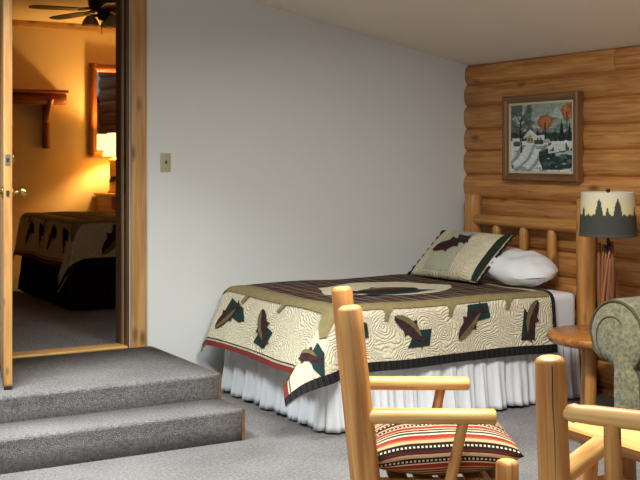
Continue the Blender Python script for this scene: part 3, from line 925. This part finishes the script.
def paint():
    W, H = 200, 156
    img = np.zeros((H, W, 3)); yy, xx = np.mgrid[0:H, 0:W]; u = xx / (W - 1); v = yy / (H - 1)
    rs = np.random.RandomState(4)
    def nz(su, sv, seed):
        r = np.random.RandomState(seed); g = r.rand(sv + 2, su + 2)
        fx = u * su; fy = v * sv; ix = fx.astype(int); iy = fy.astype(int); tx = fx - ix; ty = fy - iy
        return (g[iy, ix] * (1 - tx) + g[iy, ix + 1] * tx) * (1 - ty) + (g[iy + 1, ix] * (1 - tx) + g[iy + 1, ix + 1] * tx) * ty
    def put(m, c, a=1.0):
        m = np.clip(m.astype(float) * a, 0, 1)[..., None]; img[:] = img * (1 - m) + np.array(c, float) * m
    img[:] = (146, 162, 154)
    put(nz(4, 14, 1) > .55, (184, 196, 190), .7); put(nz(6, 18, 2) > .62, (84, 104, 102), .6)
    put((u < .35) & (nz(9, 9, 3) > .4), (54, 72, 70), .6)
    # far treeline and snow
    put((v > .40 + .05 * nz(22, 2, 5)), (44, 62, 60)); put(v > .53 + .03 * nz(8, 2, 6), (216, 226, 222))
    for (cu, tv, bw) in ((.83, .24, .045), (.95, .27, .04), (.36, .30, .03), (.45, .33, .03), (.73, .36, .03)):
        put((np.abs(u - cu) < bw * np.clip((v - tv) / .26, 0, 1) * (0.8 + .4 * nz(60, 60, 8))) & (v < .56), (26, 44, 42))
    for (cu, cv, ru, rv) in ((.57, .275, .115, .125), (.91, .14, .095, .13)):
        e = ((u - cu) / ru) ** 2 + ((v - cv) / rv) ** 2
        put(e + .7 * nz(26, 26, 9) < 1.25, (158, 96, 60)); put((e + .9 * nz(34, 34, 10) < .9), (190, 128, 82), .7)
        put((np.abs(u - cu) < .008) & (v > cv) & (v < cv + .25), (60, 44, 34))
    # houses
    def quad(u0, u1, v0, v1, c): put((u > u0) & (u < u1) & (v > v0) & (v < v1), c)
    quad(.27, .40, .44, .58, (172, 166, 124)); quad(.40, .54, .50, .60, (66, 66, 62)); quad(.05, .16, .54, .62, (70, 78, 80)); quad(.54, .64, .52, .58, (160, 170, 168))
    put((v > .37 + np.abs(u - .33) * .9) & (v < .45 + np.abs(u - .33) * .6) & (np.abs(u - .33) < .11), (206, 216, 214))
    put((v > .47 - (u - .38) * .05) & (v < .53) & (u > .36) & (u < .56), (214, 222, 220)); put((v > .50) & (v < .55) & (u > .03) & (u < .19), (200, 212, 212))
    for hu in (.30, .35, .44, .49): quad(hu, hu + .018, .50, .55, (40, 44, 44))
    # ground: tracks, bank, river
    tr = np.sin((u - .2) * 26 + (v - .6) * 20 + 5 * nz(4, 5, 11))
    put((v > .6) & (tr > .55) & (u < .65), (112, 142, 152), .75); put((v > .62) & (nz(14, 20, 12) > .66), (120, 146, 152), .7)
    riv = (v > .66 + .10 * nz(5, 2, 13) - .12 * (u - .5)) & (v < .97) & (u > .46 + .5 * (v - .72) ** 2 + .05 * nz(4, 12, 14))
    put(riv, (34, 56, 56)); put(riv & (nz(16, 30, 15) > .62), (78, 100, 98)); put(riv & (nz(8, 26, 16) > .74), (170, 188, 186))
    put((u > .62) & (v > .56 + .05 * nz(6, 2, 17)) & (v < .72 + .04 * nz(7, 2, 18) - .15 * (u - .62)), (206, 216, 214))
    put((u > .62) & (v > .58) & (v < .7) & (nz(20, 20, 19) > .68), (70, 88, 88))
    # bare tree
    put((np.abs(u - .17 - .01 * np.sin(v * 12)) < .012) & (v > .22) & (v < .72), (34, 34, 32))
    for (s, a0, l) in ((.45, -.9, .2), (.42, .7, .2), (.36, -1.1, .2), (.34, 1.0, .18), (.28, -.5, .2), (.27, .5, .22), (.3, .1, .26), (.5, 1.2, .12), (.5, -1.2, .12)):
        for t in np.linspace(0, 1, 40):
            cu = .17 + math.sin(a0) * l * t; cv = s - math.cos(a0) * l * t - .03 * t * t
            put(((u - cu) ** 2 + (v - cv) ** 2) < (.008 * (1.1 - t)) ** 2, (40, 42, 40), .9)
    put((u > .02) & (u < .05) & (v > .90) & (v < .96), (30, 40, 40), .7)
    img += (nz(90, 80, 31)[..., None] - .5) * 44 + (nz(26, 40, 32)[..., None] - .5) * 26
    img += rs.normal(0, 4, (H, W, 1))
    return np.clip(img, 5, 240) / 255.0
img = paint(); H_, W_ = img.shape[:2]
cw, ch = PWD - .135, PHT - .135
verts = []; faces = []; cols = []
for r in range(H_):
    for c in range(W_):
        verts.append((-.014, cw / 2 - cw * c / (W_ - 1), .0675 + ch * (1 - r / (H_ - 1))))
for r in range(H_ - 1):
    for c in range(W_ - 1):
        faces.append((r * W_ + c, (r + 1) * W_ + c, (r + 1) * W_ + c + 1, r * W_ + c + 1))
cv = mesh('canvas', verts, faces, 'painted_canvas', pt)
li = np.where(img <= .04045, img / 12.92, ((img + .055) / 1.055) ** 2.4).reshape(-1, 3)
set_vcol(cv, np.concatenate([li, np.ones((len(li), 1))], 1))
box('back_board', (-.012, -PWD / 2 + .01, .01), (.03, PWD / 2 - .01, PHT - .01), 'frame_wood', pt)

# ================================================================== END TABLE, LAMP
TX, TY, TZ = -0.51, -2.0, 0.515
et = thing('end_table', 'round honey-brown wooden end table on log legs beside the bed', 'table', (TX, TY, 0))
lathe('table_top', [(0, TZ - .06), (.30, TZ - .06), (.322, TZ - .05), (.336, TZ - .025), (.334, TZ - .008), (.324, TZ), (0, TZ)], 'table_wood', et, 48)
for (dx, dy, r_) in ((-.12, -.01, .036), (.02, .17, .036), (.17, .0, .036), (.02, -.17, .036)):
    log('leg', (dx, dy, 0), (dx * .9, dy * .9, TZ - .06), r_, r_, ('pine_dim', 'pine_end'), et, 14, 5, 0.01, wob=0.05)

LX, LY = -0.48, -2.005
lm = thing('table_lamp', 'twig table lamp with forest silhouette drum shade on the end table', 'lamp', (LX, LY, TZ))
lathe('lamp_base', [(0, .0), (.10, .0), (.105, .012), (.095, .03), (.05, .035), (0, .036)], 'lamp_dark', lm, 28)
rt = random.Random(11)
for i in range(22):
    a = i * 2.399; r0 = 0.008 + 0.038 * (i / 22) ** .5
    a2 = a + rt.uniform(.5, 1.2); r1 = r0 * rt.uniform(.5, 1.2)
    log('twig', (r0 * 1.3 * math.cos(a), r0 * 1.3 * math.sin(a), .03), (r1 * math.cos(a2), r1 * math.sin(a2), .03 + rt.uniform(.40, .52)), rt.uniform(.010, .017), rt.uniform(.008, .013),
        ('twig',), lm, 8, 6, .004, None, .25, bend=rt.uniform(-.015, .02))
log('lamp_stem', (0, 0, .03), (0, 0, .60), .009, .009, ('lamp_dark',), lm, 10, 3, .002)
SH0, SH1 = 0.545, 0.808
sh_z0 = 1.55 - (236 - 160) / FPX * 6.6 - TZ; sh_z1 = 1.55 - (192 - 160) / FPX * 6.6 - TZ
def shade():
    n = 200; m = 70
    verts = []; faces = []; cols = []
    for i in range(m):
        t = i / (m - 1)
        r = .170 + (.157 - .170) * t
        for j in range(n):
            a = 2 * PI * j / n
            verts.append((r * math.cos(a), r * math.sin(a), sh_z0 + (sh_z1 - sh_z0) * t))
            # s: horizontal position in radians, 0 where the shade faces the photograph's side
            s = (a - math.radians(240) + PI) % (2 * PI) - PI
            lim = .50 + .018 * math.sin(s * 23) + .012 * math.sin(s * 61)
            for (c, w, h) in ((-.58, .15, .86), (.10, .17, .86), (-.28, .07, .66), (.92, .07, .66), (2.0, .2, .84), (-1.9, .2, .85), (2.8, .18, .84), (1.45, .1, .7), (-1.3, .1, .68)):
                dd = abs(s - c)
                if dd < w:
                    lim = max(lim, .5 + (h - .5) * (1 - (dd / w) ** 1.7) + .015 * math.sin(dd * 120))
            if t < lim: c = (64, 66, 62) if t > .06 else (74, 74, 68)
            elif t > .97: c = (206, 200, 178)
            else:
                f = (t - .5) / .47
                c = (214 - 8 * f, 204 - 4 * f, 150 + 34 * f)
            cols.append(lin(c))
    for i in range(m - 1):
        for j in range(n):
            faces.append((i * n + j, i * n + (j + 1) % n, (i + 1) * n + (j + 1) % n, (i + 1) * n + j))
    o = mesh('lamp_shade', verts, faces, 'shade_print', lm, True)
    set_vcol(o, cols)
    md = o.modifiers.new('solid', 'SOLIDIFY'); md.thickness = 0.003
    return o
shade()
lathe('finial', [(0, sh_z1 - .02), (.006, sh_z1 - .02), (.006, sh_z1 - .002), (.014, sh_z1 + .004), (.012, sh_z1 + .018), (0, sh_z1 + .022)], 'lamp_dark', lm, 14)
for a in (0, PI / 2, PI, 1.5 * PI):
    log('spider_arm', (0, 0, sh_z1 - .016), (.155 * math.cos(a), .155 * math.sin(a), sh_z1 - .010), .003, .003, ('lamp_dark',), lm, 6, 2, .001)

# ================================================================== ARMCHAIR
ac = thing('armchair', 'olive green chenille armchair with a plump rolled arm beside the end table', 'armchair', (-1.0, -2.60, 0), PI)
# local: +x faces the room, +y away from the bed (after the half turn); first arm at y 0
def roll_arm(par, yc, sgn):
    """sgn=-1: roll bulges to local -y"""
    zc_, R = 0.615, 0.20
    pr = []
    for q in range(0, 21):
        a = math.radians(-62 + 12.0 * q)          # from inner side over the top to the outer underside
        pr.append((math.cos(a) * R, zc_ + math.sin(a) * R))
    pr = [(0.17, 0.06), (0.185, 0.25), (0.175, 0.42)] + [p for p in pr if p[1] > 0.53 or p[0] > 0.1] + [(-.165, .515), (-.13, .495), (-0.08, 0.48), (-0.02, 0.465), (0.0, 0.43), (0.002, 0.34), (-0.005, 0.2), (0.0, 0.06)]
    pr = [(yc - sgn * p[0], p[1]) if sgn < 0 else (yc + -p[0], p[1]) for p in pr]
    cy = sum(p[0] for p in pr) / len(pr); cz = sum(p[1] for p in pr) / len(pr)
    n = len(pr); verts = []; faces = []
    rows = [(-.90, .97), (-.6, 1.0), (-.3, 1.01), (-.08, 1.0), (-.03, 1.0), (-.008, .985), (0.006, .955), (0.012, .90), (.030, .70), (.038, .45)]
    for (x, k_) in rows:
        for (y, z) in pr:
            verts.append((x, cy + (y - cy) * k_, (0.06 + (z - 0.06) * (k_ * .5 + .5)) if k_ < .99 and False else cz + (z - cz) * k_))
    for i in range(len(rows) - 1):
        for j in range(n):
            faces.append((i * n + j, i * n + (j + 1) % n, (i + 1) * n + (j + 1) % n, (i + 1) * n + j))
    faces.append(tuple(range((len(rows) - 1) * n, len(rows) * n)))
    faces.append(tuple(range(n - 1, -1, -1)))
    o = mesh('arm', verts, faces, 'chenille', par, True)
    bm = bmesh.new(); bm.from_mesh(o.data); bmesh.ops.recalc_face_normals(bm, faces=bm.faces); bm.to_mesh(o.data); bm.free()
    # piping round the front scroll
    tube = []
    for (y, z) in pr: tube.append(Vector((0.010, cy + (y - cy) * .955, cz + (z - cz) * .955)))
    sweep('piping', tube, .008, 'chenille_seam', o)
    sc_ = []
    s0 = Vector((0.03, yc - sgn * 0.02 if sgn < 0 else yc - .02, 0))
    for q in range(26):
        a = math.radians(250 - 11.5 * q); rr_ = 0.135 - 0.0022 * q
        yv = math.cos(a) * rr_; sc_.append(Vector((0.030, yc + (yv if sgn < 0 else -yv), zc_ + math.sin(a) * rr_)))
    sweep('scroll_seam', sc_, .006, 'chenille_seam', o)
    return o
def sweep(name, pts, r, m, par, seg=8, closed=False):
    verts = []; faces = []
    n = len(pts)
    for i, p in enumerate(pts):
        t = (pts[min(i + 1, n - 1)] - pts[max(i - 1, 0)]).normalized()
        a = t.cross(Vector((1, 0, 0)))
        if a.length < .01: a = t.cross(Vector((0, 0, 1)))
        a.normalize(); b = t.cross(a)
        for j in range(seg):
            an = 2 * PI * j / seg
            verts.append(p + (a * math.cos(an) + b * math.sin(an)) * r)
    for i in range(n - 1):
        for j in range(seg):
            faces.append((i * seg + j, i * seg + (j + 1) % seg, (i + 1) * seg + (j + 1) % seg, (i + 1) * seg + j))
    faces.append(tuple(range(seg - 1, -1, -1))); faces.append(tuple(range((n - 1) * seg, n * seg)))
    return mesh(name, verts, faces, m, par, True)
roll_arm(ac, 0.0, -1)
roll_arm(ac, 0.98, 1)
box('seat_base', (-.88, .16, .06), (-.06, .84, .30), 'chenille', ac, .03)
box('seat_cushion', (-.72, .18, .29), (-.0, .80, .47), 'chenille', ac, .07, 4)
bk_ = box('backrest', (-.92, .12, .30), (-.62, .86, 0.98), 'chenille', ac, .10, 4)
for (fx, fy) in ((-.05, .06), (-.05, .92), (-.85, .06), (-.85, .92)):
    log('foot', (fx, fy, 0), (fx, fy, .07), .025, .03, ('lamp_dark',), ac, 10, 2, .004)

# ================================================================== LOG CHAIRS
def log_chair(label, base, facing, seed, HW=0.27, H=1.0, lean=0.083):
    """local +x = facing, rear posts at x 0, y +-HW"""
    t = thing('log_chair', label, 'chair', base, math.atan2(facing.y, facing.x))
    def post_x(z): return -lean * z
    for s in (-1, 1):
        p = log('back_post', (0.0, s * HW, 0.0), (post_x(H), s * HW, H), .050, .047, ('pine', 'pine_end'), t, 20, 10, .014, None, .05, seed=seed + s, dome=.004)
        log('front_leg', (.498, s * HW, 0), (.498, s * HW, .405), .045, .044, ('pine', 'pine_end'), t, 18, 5, .012, None, .05, seed=seed + 4 + s)
        log('armrest', (post_x(.58) + .01, s * HW, .578), (.452, s * HW, .572), .030, .030, ('pine_pale', 'pine_end'), t, 18, 7, .004, None, .04, flat=(1.2, .95), sup=2.8, seed=seed + 8 + s)
        log('arm_support', (.268, s * HW, .265), (.330, s * HW, .552), .025, .023, ('pine', 'pine_end'), t, 14, 4, .004, None, .04, flat=(1.0, .9), seed=seed + 12 + s)
        log('side_rail', (-.02, s * (HW - .0), .265), (.498, s * (HW - .0), .265), .030, .030, ('pine', 'pine_end'), t, 14, 6, .006, (.06, .018), .05, seed=seed + 16 + s)
        log('side_stretcher', (0.0, s * HW, .14), (.498, s * HW, .14), .025, .025, ('pine', 'pine_end'), t, 12, 6, .006, (.06, .015), .05, seed=seed + 20 + s)
    log('front_rail', (.498, -HW, .265), (.498, HW, .265), .030, .030, ('pine', 'pine_end'), t, 14, 6, .006, (.06, .018), .05)
    log('rear_rail', (post_x(.265), -HW, .265), (post_x(.265), HW, .265), .030, .030, ('pine', 'pine_end'), t, 14, 6, .006, (.06, .018), .05)
    log('top_rail', (post_x(.795), -HW, .795), (post_x(.795), HW, .795), .030, .029, ('pine_pale', 'pine_end'), t, 16, 8, .006, (.12, .015), .05, seed=seed + 31)
    log('low_rail', (post_x(.47), -HW, .47), (post_x(.47), HW, .47), .028, .028, ('pine', 'pine_end'), t, 14, 6, .006, (.08, .016), .05)
    for yy in (-HW * .33, HW * .33):
        log('back_spindle', (post_x(.465), yy, .465), (post_x(.785), yy, .785), .028, .025, ('pine', 'pine_end'), t, 14, 5, .004, None, .05)
    for i in range(5):
        xx_ = .06 + i * .1
        box('seat_slat', (xx_, -HW + .0, .284), (xx_ + .075, HW - .0, .298), 'pine', t, .004, grain=1)
    return t
def camw(X, d, z=0.0):
    p = CAM + FW * d + RT * X; p.z = z
    return p
c1f = (RT * 1.0 + FW * 0.028).normalized()
c1l = Vector((-c1f.y, c1f.x, 0))            # local +y in world = away from the photographer
b1 = camw(0.216, 4.18) + c1l * 0.31
ch1 = log_chair('honey pine log armchair holding the striped cushion', b1, c1f, 41, 0.31, 0.995, 0.105)
c2f = (FW * math.cos(D2R(30)) + RT * math.sin(D2R(30))).normalized()
c2l = Vector((-c2f.y, c2f.x, 0))
b2 = camw(0.69, 3.30) + c2f * 0.105 - c2l * 0.27
ch2 = log_chair('honey pine log armchair with a drying crack in its back post, facing the pale bench', b2, c2f, 77, 0.27, 0.958, 0.11)
# drying crack in the left back post of the second chair
def crack(par, x0, y0):
    pts = []
    for i in range(24):
        z = 0.25 + i * (0.69 / 23)
        a = PI + 0.42 + 0.02 * math.sin(i * 0.9) + .01 * math.sin(i * 2.9)
        r = 0.0492 - .003 * z
        pts.append(Vector((x0 - .11 * z + r * math.cos(a), y0 + r * math.sin(a), z)))
    sweep('drying_crack', pts, .0014, 'dark_crack', par, 6)
crack(ch2, 0.0, 0.27)

# striped cushion
cu = thing('seat_cushion', 'red, black and cream striped woven cushion on the log chair', 'cushion')
CP = pillow_fn(0.61, 0.54, 0.215, 5.0, 0.02, 0.006)
pillow_mesh('cushion_cover', CP, 'serape_cloth', cu, 40, 41, True)
cpos = b1 + c1f * 0.268; cpos.z = 0.300 + 0.100
orient(cu, cpos, c1f + Vector((0, 0, .03)), c1l)

# ================================================================== BENCH
bn = thing('log_bench', 'pale split-log bench on stubby legs behind the cracked chair', 'bench', (-2.09, -3.33, 0))
def half_log(name, w, L, zt, h, par):
    pr = []
    for q in range(13):
        a = PI * q / 12
        pr.append((w / 2 - w / 2 * math.cos(a), zt - .012 - h * math.sin(a)))
    verts = []; faces = []; mi = []; uvs = []
    top = [(0, zt - .012), (.006, zt), (w - .006, zt), (w, zt - .012)]
    ring = top + pr[::-1][1:-1]
    n = len(ring)
    ys = lsp(0, -L, 16)
    for y in ys:
        for (x, z) in ring: verts.append((x, y, z)); uvs.append((y, x + z))
    for i in range(len(ys) - 1):
        for j in range(n):
            faces.append((i * n + j, (i + 1) * n + j, (i + 1) * n + (j + 1) % n, i * n + (j + 1) % n)); mi.append(0 if j < 3 else 1)
    faces += [tuple(range(n)), tuple(range(len(ys) * n - 1, (len(ys) - 1) * n - 1, -1))]; mi += [0, 0]
    return mesh(name, verts, faces, ['pine_pale', 'pine_dim'], par, False, uvs, mi)
half_log('seat', .36, 1.25, .437, .085, bn)
for (x, y) in ((.07, -.12), (.29, -.12), (.07, -1.12), (.29, -1.12)):
    log('leg', (x + (-.02 if x < .2 else .02), y, 0), (x, y, .385), .034, .034, ('pine', 'pine_end'), bn, 14, 4, .008)
log('stretcher', (.18, -.12, .2), (.18, -1.12, .2), .028, .028, ('pine_pale', 'pine_end'), bn, 12, 4, .006)
log('cross_rail', (.07, -.12, .2), (.29, -.12, .2), .025, .025, ('pine', 'pine_end'), bn, 12, 3, .006)
log('cross_rail', (.07, -1.12, .2), (.29, -1.12, .2), .025, .025, ('pine', 'pine_end'), bn, 12, 3, .006)

# ================================================================== BEDROOM
# bed
b2r = thing('bed', 'dim bed with dark skirt in the lamp-lit bedroom beyond the doorway', 'bed', (0, 0, 0))
FX, HX2, FY0, FY1, FZ = -2.53, -0.30, 1.88, 3.52, 1.045
box('mattress', (FX + .02, FY0 + .02, FL + .36), (HX2, FY1 - .02, FZ - .012), 'sheet', b2r, .05, 4)
box('box_spring', (FX + .03, FY0 + .03, FL + .12), (HX2, FY1 - .03, FL + .36), 'sheet', b2r, .03)
for (lx, ly) in ((FX + .12, FY0 + .12), (FX + .12, FY1 - .12), (HX2 - .12, FY0 + .12), (HX2 - .12, FY1 - .12)):
    log('leg', (lx, ly, FL), (lx, ly, FL + .13), .03, .03, ('lamp_dark',), b2r, 10, 2, .004)
for (yy, seed) in ((FY0 + .05, 3.3), (FY1 - .05, 9.3)):
    log('bedpost', (HX2 + .10, yy, FL), (HX2 + .10, yy, FL + 1.1), 0.065, 0.06, ('pine_dim', 'pine_end'), b2r, 16, 8, 0.012, None, 0.05, seed=seed)
log('headboard_rail', (HX2 + .10, FY0 + .08, FL + .95), (HX2 + .10, FY1 - .08, FL + .95), 0.045, 0.045, ('pine_dim', 'pine_end'), b2r, 14, 6, .01, (.05, .03), .05)
sk2 = make_skirt('bed_skirt', HX2 - .02, FX - .002, FY1, FY0 - .002, FL + .38, FL + .012, 'dark_skirt', 9)
tag(sk2, 'dark bed skirt under the quilt in the bedroom beyond the doorway', 'bed skirt')
q2 = thing('quilt', 'trout quilt with plaid top on the dim bedroom bed beyond the doorway', 'quilt')
S2, QL2, QW2 = make_quilt(q2, HX2 - .02, FX - .012, FY1 + .01, FY0 - .022, FZ + .005, 0.33, tilt_foot=8, corner=.25)
for (yw, ang) in ((3.15, 240), (2.80, 110), (2.42, 250), (2.10, 105)):
    b0 = FY1 + .01 - yw
    fish_on(S2, q2, (lambda b0: lambda x, y: (QL2 + .14 - y, b0 + x))(b0), .24, D2R(ang), -.2, 1, [(-.04, .0), (-.02, .10), (.10, .08), (.12, .0)])
for xw in (-2.2, -1.7, -1.2):
    a0 = HX2 - .02 - xw
    fish_on(S2, q2, (lambda a0: lambda x, y: (a0 - x, QW2 + .13 - y))(a0), .34, D2R(225), -.2, 1, [(-.04, .0), (-.02, .12), (.14, .12), (.16, .02)])

# dresser
dz = 1.205
ds = thing('dresser', 'wooden dresser under the mirror in the lamp-lit bedroom', 'dresser', (-1.50, 3.93, FL))
box('top', (-.02, -.02, dz - FL - .03), (1.12, .54, dz - FL), 'pine_pale', ds, .006, grain=0)
box('body', (0, .02, .06), (1.10, .53, dz - FL - .03), 'red_log', ds, .004, grain=0)
for c in range(2):
    for r in range(3):
        d_ = box('drawer', (.05 + c * .52, .0, .10 + r * .25), (.53 + c * .52, .025, .33 + r * .25), 'table_wood', ds, .006, grain=0)
        for kx in (.14, .34):
            turned('knob', .05 + c * .52 + kx, .215 + r * .25, [(0, -.03), (.016, -.028), (.018, -.02), (.008, -.01), (.008, .0)], 'brass', d_)
for (fx, fy) in ((.05, .06), (1.05, .06), (.05, .48), (1.05, .48)):
    box('foot', (fx - .04, fy - .035, 0), (fx + .04, fy + .035, .07), 'red_log', ds, .006, grain=2)

# lit lamp
bl = thing('table_lamp', 'glowing table lamp with a fish carved base on the bedroom dresser', 'lamp', (-1.335, 4.17, dz))
lathe('lamp_base', [(0, 0), (.125, 0), (.125, .02), (.11, .03), (.105, .32), (.115, .335), (.115, .355), (.05, .37), (.015, .38), (.015, .42), (0, .42)], 'pine_pale', bl, 28)
def base_surf(s, z, off=0.0):
    a = D2R(225) + s / .108; r = .108 + off
    return Vector((r * math.cos(a), r * math.sin(a), z))
surf_patch('fish_carving', base_surf, [(p[0] - .03, .14 + p[1]) for p in bendp(FISH, .15, .1, D2R(20))], 'lamp_dark', bl, .004, 2)
lathe('lamp_shade', [(.175, .385), (.125, .625)], 'lamp_glow', bl, 40).modifiers.new('s', 'SOLIDIFY').thickness = .002
lb = bpy.data.lights.new('bulb', 'POINT'); lb.energy = 66; lb.color = (1.0, 0.64, 0.20); lb.shadow_soft_size = .05
lo = bpy.data.objects.new('bulb', lb); COL.objects.link(lo); lo.parent = bl; lo.location = (0, 0, .53)

# mirror
mr = thing('log_mirror', 'mirror in a rustic log frame above the bedroom dresser', 'mirror', (-1.57, YB, 1.60))
box('mirror_glass', (.05, -.022, .05), (.98, -.012, .93), 'mirror_glass', mr)
box('backing', (.03, -.012, .03), (1.0, 0.0, .95), 'lamp_dark', mr)
log('frame_log', (.04, -.035, .0), (.04, -.035, .98), .042, .042, ('red_log', 'pine_end'), mr, 14, 6, .008, None, .06)
log('frame_log', (.99, -.035, .0), (.99, -.035, .98), .042, .042, ('red_log', 'pine_end'), mr, 14, 6, .008, None, .06)
log('frame_log', (.03, -.04, .93), (1.02, -.04, .93), .042, .042, ('red_log', 'pine_end'), mr, 14, 6, .008, None, .06)
log('frame_log', (.03, -.04, .02), (1.02, -.04, .02), .038, .038, ('pine_pale', 'pine_end'), mr, 14, 6, .008, None, .06)

# shelf
sf = thing('log_shelf', 'rustic split-log wall shelf on branch brackets in the bedroom', 'shelf', (-1.86, YB, 2.12))
log('shelf_log', (-1.25, -.16, .06), (0, -.16, .06), .065, .062, ('red_log', 'lamp_dark'), sf, 18, 10, .02, None, .08)
box('shelf_board', (-1.28, -.30, .115), (-.01, 0.0, .145), 'red_log', sf, .008, grain=0)
for bx in (-.17, -1.1):
    log('bracket_post', (bx, -.035, -.45), (bx, -.035, .06), .04, .036, ('red_log', 'pine_end'), sf, 12, 5, .008, None, .06)
    log('bracket_brace', (bx, -.04, -.18), (bx + .0, -.22, .06), .03, .028, ('pine_dim', 'pine_end'), sf, 12, 4, .006, None, .06)

# ceiling fan
fx, fy = -2.44, 1.44
fn = thing('ceiling_fan', 'dark ceiling fan with glass light bowls in the bedroom', 'fan', (fx, fy, 2.945))
lathe('motor_housing', [(0, .045), (.07, .045), (.075, -.03), (.05, -.06), (.05, -.08), (.118, -.10), (.125, -.13), (.12, -.19), (.09, -.235), (0, -.24)], 'fan_dark', fn, 32)
lathe('light_hub', [(0, -.24), (.05, -.24), (.055, -.27), (.04, -.30), (0, -.305)], 'fan_dark', fn, 24)
for k5 in range(5):
    a = D2R(114 + 72 * k5)
    c_, s_ = math.cos(a), math.sin(a)
    v = []; f = []
    pr = [(.13, .03), (.20, .04), (.26, .055), (.42, .06), (.55, .058), (.595, .04), (.61, .0)]
    pts = [(r, w) for r, w in pr] + [(r, -w) for r, w in pr[-2::-1]]
    n = len(pts)
    for zoff in (0, -.008):
        for (r, w) in pts:
            v.append((r * c_ - w * s_, r * s_ + w * c_, -.225 + zoff + w * .06 + (r - .13) * -.03))
    f = [tuple(range(n)), tuple(range(2 * n - 1, n - 1, -1))] + [(i, i + n, (i + 1) % n + n, (i + 1) % n) for i in range(n)]
    bl_ = mesh('blade', v, f, 'fan_dark', fn)
    log('blade_arm', (.09 * c_, .09 * s_, -.215), (.22 * c_, .22 * s_, -.232), .012, .012, ('fan_dark',), bl_, 8, 2, .003)
for k3 in range(3):
    a = D2R(-70 + 120 * k3)
    c_, s_ = math.cos(a), math.sin(a)
    lathe('glass_bowl', [(.022, -.27), (.04, -.285), (.06, -.315), (.068, -.345)], 'frost_glass', fn, 20, (.105 * c_, .105 * s_, 0.0))
    log('light_arm', (.03 * c_, .03 * s_, -.265), (.105 * c_, .105 * s_, -.27), .012, .012, ('fan_dark',), fn, 8, 2, .003)
log('pull_chain', (-.03, -.03, -.30), (-.03, -.03, -.42), .0025, .0025, ('brass',), fn, 6, 2, .001)
